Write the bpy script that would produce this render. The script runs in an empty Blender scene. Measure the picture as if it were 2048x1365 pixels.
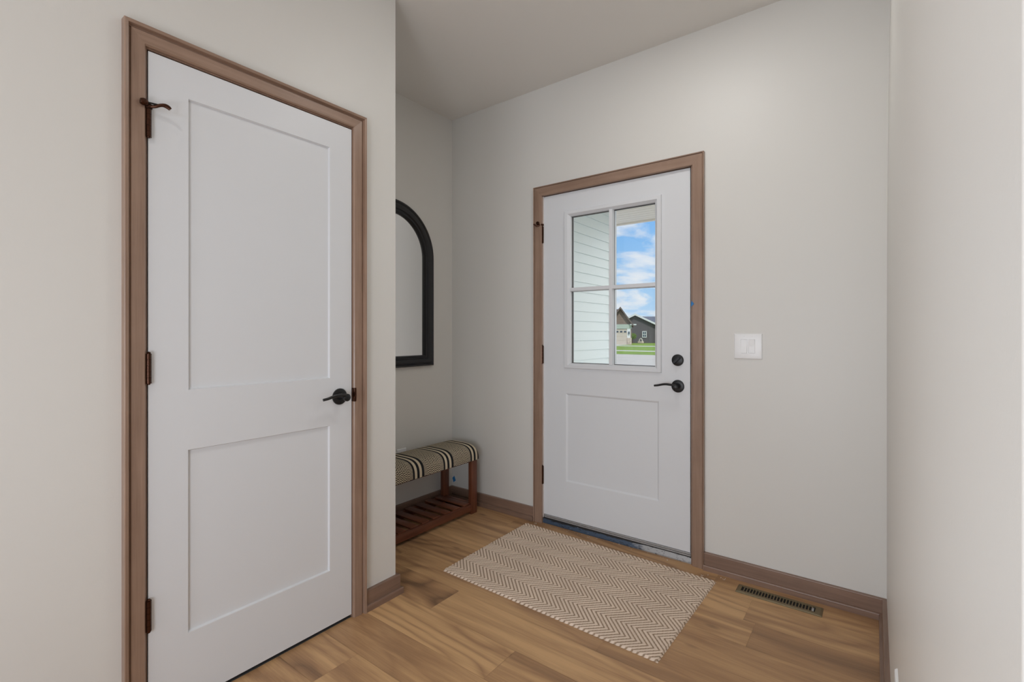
import bpy, bmesh, math, random
import numpy as np
from mathutils import Vector, Matrix

random.seed(7); rng = np.random.default_rng(7)
SC = bpy.context.scene
COL = SC.collection
PI = math.pi

# ------------------------------------------------------------------ camera
cam_d = bpy.data.cameras.new('camera')
cam = bpy.data.objects.new('camera', cam_d); COL.objects.link(cam)
cam.location = (0, 0, 1.2)
cam.rotation_euler = (math.radians(90), 0, math.radians(36.954))
cam_d.sensor_width = 36.0; cam_d.sensor_fit = 'HORIZONTAL'
cam_d.lens = 36 * 964.54 / 2048
cam_d.shift_y = -15.83 / 2048
cam_d.clip_start = 0.01; cam_d.clip_end = 500
SC.camera = cam

# ------------------------------------------------------------------ exposure
vs = SC.view_settings
vs.view_transform = 'Standard'; vs.look = 'None'; vs.gamma = 1.0; vs.use_curve_mapping = False
vs.exposure = 0.0

# ------------------------------------------------------------------ node helpers
class NT:
    def __init__(s, tree): s.t = tree; s.n = tree.nodes; s.l = tree.links
    def new(s, typ, **kw):
        nd = s.n.new(typ)
        for k, v in kw.items(): setattr(nd, k, v)
        return nd
    def put(s, sock, v):
        if v is None: return
        if isinstance(v, bpy.types.NodeSocket): s.l.new(v, sock)
        else:
            if isinstance(v, (tuple, list)) and sock.type == 'RGBA' and len(v) == 3: v = (*v, 1)
            sock.default_value = v
    def math(s, op, a, b=None, clamp=False):
        nd = s.new('ShaderNodeMath', operation=op, use_clamp=clamp)
        s.put(nd.inputs[0], a)
        if b is not None: s.put(nd.inputs[1], b)
        return nd.outputs[0]
    def mix(s, fac, a, b, mode='MIX'):
        nd = s.new('ShaderNodeMix', data_type='RGBA', blend_type=mode)
        s.put(nd.inputs[0], fac); s.put(nd.inputs[6], a); s.put(nd.inputs[7], b)
        return nd.outputs[2]
    def noise(s, vec, scale, detail=3, rough=0.5, dist=0.0):
        nd = s.new('ShaderNodeTexNoise')
        if vec is not None: s.l.new(vec, nd.inputs['Vector'])
        nd.inputs['Scale'].default_value = scale; nd.inputs['Detail'].default_value = detail
        nd.inputs['Roughness'].default_value = rough; nd.inputs['Distortion'].default_value = dist
        return nd.outputs['Fac']
    def mapping(s, vec, scale=(1, 1, 1), loc=(0, 0, 0), rot=(0, 0, 0)):
        nd = s.new('ShaderNodeMapping'); s.l.new(vec, nd.inputs[0])
        s.put(nd.inputs[1], loc); s.put(nd.inputs[2], rot); s.put(nd.inputs[3], scale)
        return nd.outputs[0]
    def ramp(s, fac, stops, interp='LINEAR'):
        nd = s.new('ShaderNodeValToRGB'); cr = nd.color_ramp; cr.interpolation = interp
        while len(cr.elements) < len(stops): cr.elements.new(0.5)
        for e, (p, c) in zip(cr.elements, stops):
            e.position = p
            e.color = (*c, 1) if isinstance(c, (tuple, list)) else (c, c, c, 1)
        s.put(nd.inputs[0], fac); return nd.outputs[0]
    def bump(s, h, strength, dist=0.01):
        nd = s.new('ShaderNodeBump'); s.l.new(h, nd.inputs['Height'])
        nd.inputs['Strength'].default_value = strength; nd.inputs['Distance'].default_value = dist
        return nd.outputs[0]

def srgb(r, g, b):
    f = lambda c: (c / 255) / 12.92 if c / 255 <= .04045 else ((c / 255 + .055) / 1.055) ** 2.4
    return (f(r), f(g), f(b))

def material(name):
    m = bpy.data.materials.new(name); m.use_nodes = True
    t = NT(m.node_tree); bsdf = t.n['Principled BSDF']
    return m, t, bsdf

def plain(name, col, rough=0.5, metal=0.0, bump=0.0, bscale=200, var=0.0, vscale=3, spec=0.5):
    m, t, b = material(name)
    co = t.new('ShaderNodeTexCoord').outputs['Object']
    c = (*col, 1)
    if var:
        n = t.noise(co, vscale, 4)
        lo = tuple(x * (1 - var) for x in col); hi = tuple(min(1, x * (1 + var)) for x in col)
        t.put(b.inputs['Base Color'], t.mix(n, lo, hi))
    else: b.inputs['Base Color'].default_value = c
    b.inputs['Roughness'].default_value = rough; b.inputs['Metallic'].default_value = metal
    b.inputs['Specular IOR Level'].default_value = spec
    if bump: t.put(b.inputs['Normal'], t.bump(t.noise(co, bscale, 3), bump, 0.002))
    return m

def wood(name, dark, light, axis='X', rough=0.45, scale=1.0, contrast=1.0, uv=False):
    m, t, b = material(name)
    tc = t.new('ShaderNodeTexCoord')
    co = tc.outputs['UV'] if uv else tc.outputs['Object']
    st = {'X': (1.5, 28, 28), 'Y': (28, 1.5, 28), 'Z': (28, 28, 1.5)}[axis]
    v = t.mapping(co, tuple(a * scale for a in st))
    g1 = t.noise(v, 1.0, 5, .6, .6)
    st2 = {'X': (6, 220, 220), 'Y': (220, 6, 220), 'Z': (220, 220, 6)}[axis]
    g2 = t.noise(t.mapping(co, st2), 1.0, 3, .6)
    bl = t.noise(co, 7, 3)
    f = t.math('ADD', t.math('MULTIPLY', g1, .6), t.math('ADD', t.math('MULTIPLY', g2, .25), t.math('MULTIPLY', bl, .25)))
    r = t.ramp(f, [(.5 - .2 / contrast, dark), (.5 + .24 / contrast, light)])
    t.put(b.inputs['Base Color'], r)
    b.inputs['Roughness'].default_value = rough
    t.put(b.inputs['Normal'], t.bump(g2, .12, .001))
    return m

# ------------------------------------------------------------------ world (sky with clouds)
SUN_DIR = Vector((0.50, -0.62, 0.85)).normalized()
w = bpy.data.worlds.new('sky'); SC.world = w; w.use_nodes = True
t = NT(w.node_tree); bg = t.n['Background']
d = t.new('ShaderNodeTexCoord').outputs['Generated']
sep = t.new('ShaderNodeSeparateXYZ'); t.l.new(d, sep.inputs[0])
z = sep.outputs[2]
blue = t.ramp(z, [(0.0, srgb(196, 222, 246)), (.10, srgb(160, 205, 247)), (.22, srgb(128, 186, 245)), (.8, srgb(80, 140, 222))])
zc = t.math('ADD', t.math('MAXIMUM', z, .0), .16)
cx_ = t.math('DIVIDE', sep.outputs[0], zc); cy_ = t.math('DIVIDE', sep.outputs[1], zc)
cmb = t.new('ShaderNodeCombineXYZ'); t.l.new(cx_, cmb.inputs[0]); t.l.new(cy_, cmb.inputs[1])
cv = t.mapping(cmb.outputs[0], (1.5, 1.0, 1), (1.3, .35, 0))
cl = t.noise(cv, 1.5, 7, .56, .25)
cf = t.ramp(cl, [(.46, 0.0), (.56, .7), (.66, 1.0)])
col = t.mix(cf, blue, srgb(243, 243, 247))
# bright lobe added to the sky out of view, to light porch and doorway
dt = t.new('ShaderNodeVectorMath', operation='DOT_PRODUCT'); t.l.new(d, dt.inputs[0]); dt.inputs[1].default_value = tuple(Vector((.72, .64, .27)).normalized())
glow = t.math('POWER', t.math('MAXIMUM', dt.outputs['Value'], 0.0), 4.0)
col = t.mix(glow, col, (1.0, .97, .93))
st = t.math('ADD', t.math('MULTIPLY', glow, 2.6), .95)
t.put(bg.inputs['Color'], col); t.put(bg.inputs['Strength'], st)

# ------------------------------------------------------------------ lights
def area(name, loc, target, size, power, color=(1, 1, 1), size_y=None, spread=180):
    ld = bpy.data.lights.new(name, 'AREA'); ld.energy = power; ld.color = color
    ld.shape = 'RECTANGLE' if size_y else 'DISK'; ld.size = size
    if size_y: ld.size_y = size_y
    ld.spread = math.radians(spread)
    o = bpy.data.objects.new(name, ld); COL.objects.link(o); o.location = loc
    o.rotation_euler = (Vector(target) - Vector(loc)).to_track_quat('-Z', 'Y').to_euler()
    return o
sun_d = bpy.data.lights.new('sun', 'SUN'); sun_d.energy = 1.9; sun_d.angle = math.radians(.6); sun_d.color = (1, .96, .9)
sun = bpy.data.objects.new('sun', sun_d); COL.objects.link(sun); sun.location = (6, -8, 12)
sun.rotation_euler = (-SUN_DIR).to_track_quat('-Z', 'Y').to_euler()
# the rear and side lamps are added fill behind the camera, no windows there
COOL = (.885, .98, 1.12)
WARM = (.985, .975, .945)
area('rear_fill', (-1.2, -4.85, 1.25), (-1.2, 0, 1.0), 3.4, 68, COOL, 2.0)
area('rear_fill_right', (2.4, -4.85, 1.25), (0.6, 0, 1.1), 2.4, 64, COOL, 2.0)
area('side_fill', (-4.85, -2.6, 1.5), (0, -1.2, 1.4), 2.6, 124, COOL, 2.0)
area('foyer_lamp', (-0.70, 1.70, 2.745), (-0.70, 1.70, 0), .40, 5.7, WARM)
area('hall_lamp', (-0.85, -0.35, 2.745), (-0.85, -0.35, 0), .14, 3.5, WARM, None, 160)
area('low_fill', (-0.5, -0.7, .80), (-1.1, 1.9, 1.75), .7, 9.2, (.93, .99, 1.08))  # added low fill lamp behind the camera, flattens the light
pd = bpy.data.lights.new('door_glass_portal', 'AREA'); pd.shape = 'RECTANGLE'; pd.size = .56; pd.size_y = .94; pd.cycles.is_portal = True
po = bpy.data.objects.new('door_glass_portal', pd); COL.objects.link(po); po.location = (-1.22, 2.66, 1.465); po.rotation_euler = (math.radians(-90), 0, 0)

# ------------------------------------------------------------------ materials
M = {}
M['wall'] = plain('wall_paint', (.745, .729, .69), .42, bump=.06, bscale=260, var=.012, vscale=1.2, spec=.4)
M['ceiling'] = plain('ceiling_paint', (.84, .815, .775), .8, bump=.1, bscale=180)
M['door'] = plain('door_paint', (.765, .78, .80), .38, bump=.02, bscale=300)
M['trim'] = wood('stained_trim', (.215, .132, .090), (.40, .268, .196), 'X', .30, uv=True)
M['jamb'] = wood('stained_jamb', (.19, .115, .078), (.34, .22, .16), 'Z', .45)
M['base_x'] = wood('stained_base', (.155, .092, .064), (.31, .198, .143), 'X', .4)
M['base_y'] = wood('stained_base_side', (.155, .092, .064), (.31, .198, .143), 'Y', .4)
M['bronze'] = plain('oiled_bronze', (.058, .022, .011), .24, .75)
M['black'] = plain('black_metal', (.018, .018, .019), .36, .4)
M['mirror_frame'] = plain('black_frame', (.012, .0125, .014), .42, var=.3, vscale=20)
M['bench'] = {a: wood('bench_wood_' + a.lower(), (.068, .020, .010), (.215, .072, .034), a, .38, 1.3) for a in 'XYZ'}
M['white_plastic'] = plain('white_plastic', (.90, .90, .90), .3)
M['tape'] = plain('blue_tape', (.02, .20, .52), .6)
M['vent'] = plain('vent_metal', (.215, .170, .098), .4, .35)
M['vent_dark'] = plain('vent_inside', (.010, .009, .008), .8)
M['alu'] = plain('aluminium', (.42, .42, .42), .45, .4, var=.25, vscale=60)
m, t, b = material('scuffed_sill'); M['sill_film'] = m
co = t.new('ShaderNodeTexCoord').outputs['Object']; sp_ = t.new('ShaderNodeSeparateXYZ'); t.l.new(co, sp_.inputs[0])
n1 = t.noise(t.mapping(co, (14, 60, 60)), 1.0, 5, .65); n2 = t.noise(t.mapping(co, (40, 130, 130)), 1.0, 4, .7)
g = t.math('ADD', t.math('MULTIPLY', t.math('ADD', sp_.outputs[0], 1.06), 2.2), t.math('MULTIPLY', n1, .9))     # film torn away toward the latch side
fm = t.ramp(g, [(.40, 0.0), (.60, 1.0)])
colr = t.mix(fm, (.060, .092, .145), (.40, .40, .40))
colr = t.mix(t.ramp(n2, [(.36, 0.85), (.44, 0.0)]), colr, (.02, .02, .022))
colr = t.mix(t.ramp(n2, [(.66, 0.0), (.72, .9)]), colr, (.62, .62, .6))
zr = t.math('ADD', t.math('MULTIPLY', sp_.outputs[2], 40.0), t.math('ADD', n1, t.math('MULTIPLY', fm, -.35)))
colr = t.mix(t.math('GREATER_THAN', zr, 1.45), colr, (.022, .022, .024))     # torn black seal along the top of the sill
t.put(b.inputs['Base Color'], colr); b.inputs['Roughness'].default_value = .45; b.inputs['Metallic'].default_value = .25
M['rubber'] = plain('black_rubber', (.02, .02, .02), .7)
M['cream'] = plain('weatherstrip', (.70, .64, .60), .6)
M['gap_shade'] = plain('painted_gap_shade', (.05, .05, .05), .9)
M['siding'] = plain('vinyl_siding', (.76, .82, .80), .45, bump=.08, bscale=90)
M['soffit'] = plain('soffit_panel', (.92, .83, .71), .5)
M['concrete'] = plain('concrete', (.66, .62, .55), .85, var=.12, vscale=2)
M['walk'] = plain('pale_concrete', (.62, .58, .50), .85, var=.08, vscale=1)
M['road'] = plain('road_concrete', (.56, .50, .41), .85, var=.1, vscale=.6)
M['lawn'] = plain('lawn_grass', (.20, .30, .022), .9, var=.4, vscale=1.2)
M['roof'] = plain('brown_shingles', (.16, .125, .105), .85, var=.25, vscale=4)
M['roof_grey'] = plain('grey_shingles', (.15, .155, .175), .85, var=.2, vscale=4)
M['charcoal'] = plain('charcoal_siding', (.115, .10, .105), .6, var=.1, vscale=2)
M['white_trim'] = plain('white_trim', (.8, .8, .78), .5)
M['garage_door'] = plain('garage_panel', (.62, .54, .44), .5)
M['sage'] = plain('sage_trim', (.46, .52, .44), .6)
M['stone'] = plain('pale_stone', (.55, .45, .36), .85, var=.45, vscale=5)
M['leaf'] = plain('leaf', (.16, .25, .04), .7, var=.4, vscale=4)
M['bark'] = plain('bark', (.12, .07, .04), .9)
M['win_glass'] = plain('dark_glass', (.06, .09, .12), .1)
M['crumb'] = plain('white_crumbs', (.8, .78, .72), .8)

m, t, b = material('lapped_shakes'); M['tan_siding'] = m
co = t.new('ShaderNodeTexCoord').outputs['Object']; sp_ = t.new('ShaderNodeSeparateXYZ'); t.l.new(co, sp_.inputs[0])
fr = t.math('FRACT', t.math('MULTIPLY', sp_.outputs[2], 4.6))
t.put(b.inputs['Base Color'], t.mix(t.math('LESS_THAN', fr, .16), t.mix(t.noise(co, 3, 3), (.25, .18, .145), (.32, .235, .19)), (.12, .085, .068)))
b.inputs['Roughness'].default_value = .75
m, t, b = material('clear_glass'); M['glass'] = m
tr = t.new('ShaderNodeBsdfTransparent'); tr.inputs[0].default_value = (.97, .985, .98, 1)
gl = t.new('ShaderNodeBsdfGlossy'); gl.inputs['Roughness'].default_value = .02
fr = t.new('ShaderNodeFresnel'); fr.inputs[0].default_value = 1.35
mx = t.new('ShaderNodeMixShader'); t.l.new(fr.outputs[0], mx.inputs[0]); t.l.new(tr.outputs[0], mx.inputs[1]); t.l.new(gl.outputs[0], mx.inputs[2])
t.l.new(mx.outputs[0], t.n['Material Output'].inputs[0])

m, t, b = material('mirror_glass'); M['mirror'] = m
b.inputs['Base Color'].default_value = (.86, .87, .87, 1); b.inputs['Metallic'].default_value = 1; b.inputs['Roughness'].default_value = .015

# floor planks
m, t, b = material('oak_planks'); M['floor'] = m
co = t.new('ShaderNodeTexCoord').outputs['Object']
tone = t.new('ShaderNodeAttribute', attribute_name='tone').outputs['Fac']
seed = t.new('ShaderNodeAttribute', attribute_name='seed').outputs['Fac']
off = t.new('ShaderNodeCombineXYZ'); t.put(off.inputs[0], t.math('MULTIPLY', seed, 17.3)); t.put(off.inputs[1], t.math('MULTIPLY', seed, 9.1)); t.put(off.inputs[2], t.math('MULTIPLY', seed, 5.7))
va = t.new('ShaderNodeVectorMath', operation='ADD'); t.l.new(co, va.inputs[0]); t.l.new(off.outputs[0], va.inputs[1])
pv = va.outputs[0]
broad = t.noise(t.mapping(pv, (.8, 8.5, 1)), 1.0, 4, .55, .9)
wig = t.noise(t.mapping(pv, (2.2, 5.0, 1)), 1.0, 2, .5)
cath = t.noise(t.mapping(pv, (.62, 3.1, 1)), 1.0, 1, .4, .35)
rw = t.math('ADD', t.math('MULTIPLY', cath, 26.0), t.math('MULTIPLY', wig, 3.0))
rings = t.math('POWER', t.math('PINGPONG', rw, 1.0), 2.2)
zone = t.ramp(t.noise(t.mapping(pv, (.5, 2.0, 1)), 1.0, 1), [(.42, 0.15), (.62, 1.0)])
fine = t.noise(t.mapping(pv, (7, 190, 1)), 1.0, 3, .6)
f = t.math('ADD', t.math('MULTIPLY', broad, 1.05), t.math('MULTIPLY', t.math('MULTIPLY', rings, zone), -.26))
f = t.math('ADD', f, t.math('MULTIPLY', fine, .26))
f = t.math('ADD', f, t.math('MULTIPLY', tone, .42))
f = t.math('ADD', f, -.42)
basec = t.ramp(f, [(.04, (.205, .116, .064)), (.32, (.405, .230, .114)), (.62, (.66, .405, .198))])
nd = t.n  # knots
vor = t.new('ShaderNodeTexVoronoi'); t.l.new(t.mapping(pv, (1.3, 3.4, 1)), vor.inputs['Vector']); vor.inputs['Scale'].default_value = 1.6
kn = t.ramp(vor.outputs['Distance'], [(0.0, 1.0), (.035, .55), (.085, 0.0)])
basec = t.mix(t.math('MULTIPLY', kn, .7), basec, (.075, .045, .032))
t.put(b.inputs['Base Color'], basec)
b.inputs['Roughness'].default_value = .42; b.inputs['Specular IOR Level'].default_value = .4
t.put(b.inputs['Normal'], t.bump(fine, .08, .001))

def attr_mat(name, attr, rough=.9, bump=0.0):
    m, t, b = material(name)
    a = t.new('ShaderNodeAttribute', attribute_name=attr)
    t.l.new(a.outputs['Color'], b.inputs['Base Color']); b.inputs['Roughness'].default_value = rough
    b.inputs['Specular IOR Level'].default_value = .2
    if bump:
        co = t.new('ShaderNodeTexCoord').outputs['Object']
        t.put(b.inputs['Normal'], t.bump(t.noise(co, 700, 2), bump, .002))
    return m
M['rug'] = attr_mat('woven_rug', 'weave', .95, .5)
M['fabric'] = attr_mat('woven_fabric', 'weave', .9, .3)

# ------------------------------------------------------------------ mesh helpers
class MB:
    def __init__(s): s.bm = bmesh.new()
    def box(s, x0, x1, y0, y1, z0, z1, bev=0.0, seg=2):
        b2 = bmesh.new()
        vs_ = [b2.verts.new((x, y, z)) for x in (x0, x1) for y in (y0, y1) for z in (z0, z1)]
        for f in ((0, 1, 3, 2), (4, 6, 7, 5), (0, 4, 5, 1), (2, 3, 7, 6), (0, 2, 6, 4), (1, 5, 7, 3)):
            b2.faces.new([vs_[i] for i in f])
        if bev: bmesh.ops.bevel(b2, geom=b2.edges[:], offset=bev, segments=seg, affect='EDGES', profile=.5)
        s.merge(b2); return s
    def merge(s, b2, mat=None):
        if mat is not None: bmesh.ops.transform(b2, matrix=mat, verts=b2.verts[:])
        me = bpy.data.meshes.new('tmp'); b2.to_mesh(me); b2.free(); s.bm.from_mesh(me); bpy.data.meshes.remove(me)
    def prism(s, prof, axis, a0, a1):
        """2-D profile (p,q) pushed along an axis: X->(a,p,q) Y->(p,a,q) Z->(p,q,a)"""
        def P(p, q, a): return {'X': (a, p, q), 'Y': (p, a, q), 'Z': (p, q, a)}[axis]
        A = [s.bm.verts.new(P(p, q, a0)) for p, q in prof]; B = [s.bm.verts.new(P(p, q, a1)) for p, q in prof]
        n = len(prof)
        for i in range(n): s.bm.faces.new((A[i], A[(i + 1) % n], B[(i + 1) % n], B[i]))
        s.bm.faces.new(A[::-1]); s.bm.faces.new(B); return s
    def lathe(s, prof, mat, seg=40):
        """profile (r,h) turned round the local Z axis, placed by mat"""
        b2 = bmesh.new(); rings = []
        for r, h in prof:
            if r < 1e-6: rings.append([b2.verts.new((0, 0, h))])
            else: rings.append([b2.verts.new((r * math.cos(2 * PI * k / seg), r * math.sin(2 * PI * k / seg), h)) for k in range(seg)])
        for a, c in zip(rings, rings[1:]):
            for k in range(seg):
                k2 = (k + 1) % seg
                if len(a) == 1 and len(c) == 1: continue
                if len(a) == 1: b2.faces.new((a[0], c[k2], c[k]))
                elif len(c) == 1: b2.faces.new((a[k], a[k2], c[0]))
                else: b2.faces.new((a[k], a[k2], c[k2], c[k]))
        s.merge(b2, mat); return s
    def sweep(s, pts, radii, seg=16, up=(0, 0, 1)):
        """elliptic tube: radii[i] = (across, along-up)"""
        pts = [Vector(p) for p in pts]; b2 = bmesh.new(); rings = []; up = Vector(up)
        for i, p in enumerate(pts):
            tn = (pts[min(i + 1, len(pts) - 1)] - pts[max(i - 1, 0)]).normalized()
            sd = tn.cross(up).normalized(); u2 = sd.cross(tn).normalized()
            ra, rb = radii[i] if isinstance(radii, list) else radii
            rings.append([b2.verts.new(p + sd * ra * math.cos(2 * PI * k / seg) + u2 * rb * math.sin(2 * PI * k / seg)) for k in range(seg)])
        for a, c in zip(rings, rings[1:]):
            for k in range(seg): b2.faces.new((a[k], a[(k + 1) % seg], c[(k + 1) % seg], c[k]))
        b2.faces.new(rings[0][::-1]); b2.faces.new(rings[-1]); s.merge(b2); return s
    def poly(s, pts):
        s.bm.faces.new([s.bm.verts.new(p) for p in pts]); return s
    def build(s, name, mat, parent=None, smooth=None, recalc=True):
        if recalc: bmesh.ops.recalc_face_normals(s.bm, faces=s.bm.faces[:])
        me = bpy.data.meshes.new(name); s.bm.to_mesh(me); s.bm.free()
        return mesh_obj(name, me, mat, parent, smooth)

def mesh_obj(name, me, mat, parent=None, smooth=None):
    if mat: me.materials.append(mat)
    if smooth is not None:
        me.polygons.foreach_set('use_smooth', [True] * len(me.polygons))
        me.set_sharp_from_angle(angle=math.radians(smooth))
    o = bpy.data.objects.new(name, me); COL.objects.link(o)
    if parent is not None: o.parent = parent
    return o

def box(name, x0, x1, y0, y1, z0, z1, mat, parent=None, bev=0.0):
    return MB().box(x0, x1, y0, y1, z0, z1, bev).build(name, mat, parent, 40 if bev else None)

def tag(o, label=None, cat=None, group=None, kind=None):
    if label: o['label'] = label
    if cat: o['category'] = cat
    if group: o['group'] = group
    if kind: o['kind'] = kind
    return o
def struct(o, label=None, cat=None): return tag(o, label, cat, None, 'structure')
def empty(name, loc=(0, 0, 0)):
    """root of a thing; its parts are given in world coordinates and shifted to the root"""
    o = bpy.data.objects.new(name, None); COL.objects.link(o); o.location = loc; o.empty_display_size = .1
    return o
def keep(root):
    """children were modelled in world coordinates: cancel the root's own offset"""
    for c in root.children: c.location = Vector(c.location) - Vector(root.location)
    return root

def grid_mesh(name, P, mat, attr=None, parent=None, smooth=180, flip=False):
    """P: (n,m,3) grid of points; attr: (n,m,4) colours"""
    n, m_ = P.shape[:2]
    idx = np.arange(n * m_).reshape(n, m_)
    q = np.stack([idx[:-1, :-1], idx[1:, :-1], idx[1:, 1:], idx[:-1, 1:]], -1).reshape(-1, 4)
    if flip: q = q[:, ::-1]
    me = bpy.data.meshes.new(name)
    me.from_pydata(P.reshape(-1, 3).tolist(), [], q.tolist())
    if attr is not None:
        a = me.attributes.new('weave', 'FLOAT_COLOR', 'POINT'); a.data.foreach_set('color', attr.reshape(-1).astype(np.float32))
    return mesh_obj(name, me, mat, parent, smooth)

# ------------------------------------------------------------------ key planes
XA = -1.765      # closet wall face
YA1 = 1.453      # its end corner
YB = 2.555       # front wall face
XD = -2.471      # alcove wall face
XC = 0.040       # right wall face
YC0 = 0.2340     # near end of the right wall
ZC = 2.755       # ceiling
CL0, CL1, CLT = .5025, 1.2205, 2.062          # closet opening between jambs
FL0, FL1, FLT = -1.681, -.7605, 2.066         # front-door opening between jambs

# ------------------------------------------------------------------ floor of planks
def make_floor():
    x0, x1, y0, y1 = -5.0, 4.5, -5.0, 2.70
    joints = {-1: -1.544, 0: -.55, 1: -1.084, 2: -1.545, 3: -.844, 4: -1.25, 5: -.394, 6: -1.66, 7: -1.84, -2: -1.2, -3: -.9}
    W, L = .1833, 1.22
    verts, faces, tone_, seed_ = [], [], [], []
    spec = {(-1, 0): .52, (-1, -1): .42, (0, -1): .30, (0, 0): .42, (1, -1): .80, (1, 0): .30, (2, -1): .26, (2, 0): .56,
            (3, -1): .48, (3, 0): .34, (4, -1): .36, (4, 0): .42, (5, -1): .62, (5, 0): .34, (6, 0): .66, (6, -1): .4, (7, 0): .62, (7, -1): .5}
    k0 = int(math.floor((y0 - 1.277) / W)); k1 = int(math.ceil((y1 - 1.277) / W))
    for k in range(k0, k1):
        a, c = max(y0, 1.277 + W * (k - 0)), min(y1, 1.277 + W * (k + 1))
        key = k + 1     # row 1 starts at y = 1.277
        j = joints.get(key, random.uniform(-1.2, 0))
        n0 = int(math.floor((x0 - j) / L))
        for n in range(n0, 12):
            xa, xb = max(x0, j + n * L), min(x1, j + (n + 1) * L)
            if xb <= xa: continue
            g = .0004
            i = len(verts)
            verts += [(xa + g, a + g, 0), (xb - g, a + g, 0), (xb - g, c - g, 0), (xa + g, c - g, 0)]
            faces.append((i, i + 1, i + 2, i + 3))
            tone_.append(spec.get((key, n), random.uniform(.25, .7))); seed_.append(random.random() * 10)
    i = len(verts)
    verts += [(x0, y0, -.0012), (x1, y0, -.0012), (x1, y1, -.0012), (x0, y1, -.0012), (x0, y0, -.15), (x1, y0, -.15), (x1, y1, -.15), (x0, y1, -.15)]
    for f in ((0, 1, 2, 3), (7, 6, 5, 4), (0, 4, 5, 1), (1, 5, 6, 2), (2, 6, 7, 3), (3, 7, 4, 0)):
        faces.append(tuple(i + q for q in f)); tone_.append(.2); seed_.append(3)
    me = bpy.data.meshes.new('floor'); me.from_pydata(verts, [], faces)
    a = me.attributes.new('tone', 'FLOAT', 'FACE'); a.data.foreach_set('value', tone_)
    a = me.attributes.new('seed', 'FLOAT', 'FACE'); a.data.foreach_set('value', seed_)
    return struct(mesh_obj('floor', me, M['floor']), 'oak-look plank floor running along the front wall', 'floor')
make_floor()

# ------------------------------------------------------------------ walls and ceiling
struct(box('ceiling', -5.0, 4.5, -5.0, 2.72, ZC, ZC + .2, M['ceiling']), 'flat grey-white ceiling', 'ceiling')
def wall_with_hole(name, axis, f0, f1, a0, a1, h0, h1, hz, label):
    """wall slab whose thickness runs along axis f0..f1, opening a = h0..h1 up to hz"""
    mb = MB()
    def bx(u0, u1, z0, z1):
        if axis == 'X': mb.box(f0, f1, u0, u1, z0, z1)
        else: mb.box(u0, u1, f0, f1, z0, z1)
    bx(a0, h0, 0, ZC); bx(h1, a1, 0, ZC); bx(h0, h1, hz, ZC)
    return struct(mb.build(name, M['wall']), label, 'wall')
wall_with_hole('wall_left', 'X', XA - .115, XA, -1.0, YA1, CL0 - .022, CL1 + .022, CLT + .02, 'greige wall around the closet door')
struct(box('wall_return', XD - .1, XA - .1145, YA1 - .115, YA1, 0, ZC, M['wall']), 'greige return wall at the side of the bench alcove', 'wall')
struct(box('wall_alcove', XD - .12, XD, YA1 - .0, YB + .02, 0, ZC, M['wall']), 'greige alcove wall behind the arched mirror and bench', 'wall')
wall_with_hole('wall_front', 'Y', YB, YB + .15, XD - .12, 4.5, FL0 - .022, FL1 + .022, FLT + .02, 'greige front wall around the entry door')
# right wall: slightly bowed drywall face with a rounded near corner
mb = MB(); zs = [0, .6, 1.2, 1.6, 1.86, 2.2, 2.59, ZC]; dxs = [.0, .0, .0, .001, .003, .006, .0115, .014]
prof = []
R = .003
for k in range(7):
    a = PI / 2 * k / 6; prof.append((XC + R - R * math.cos(a), YC0 + R - R * math.sin(a)))
prof = [(XC, YB + .01)] + prof + [(XC + .115, YC0), (XC + .115, YB + .01)]
rings = [[mb.bm.verts.new((x + (dx * min(1, max(0, (y - YC0 - .3) / 1.6)) if x < XC + .1 else 0), y, zz)) for x, y in prof] for zz, dx in zip(zs, dxs)]
for a, c in zip(rings, rings[1:]):
    for k in range(len(prof)): mb.bm.faces.new((a[k], a[(k + 1) % len(prof)], c[(k + 1) % len(prof)], c[k]))
struct(mb.build('wall_right', M['wall'], None, 30), 'greige wall at the right edge of the view', 'wall')
# the rest of the house behind the camera
struct(box('wall_rear', -5.1, 4.6, -5.1, -5.0, 0, ZC, M['wall']), 'greige rear wall of the living room', 'wall')
struct(box('wall_far_left', -5.1, -5.0, -5.0, 2.7, 0, ZC, M['wall']), 'greige outer wall far to the left', 'wall')
struct(box('wall_far_right', 4.5, 4.6, -5.0, 2.7, 0, ZC, M['wall']), 'greige outer wall far to the right', 'wall')
struct(box('wall_hall', -5.0, XA - .115, -1.115, -1.0, 0, ZC, M['wall']), 'greige hall wall closing off the closet', 'wall')
struct(box('wall_closet', -5.0, XD - .12, YB - .0, YB + .15, 0, ZC, M['wall']), 'outer wall behind the closet', 'wall')

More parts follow.
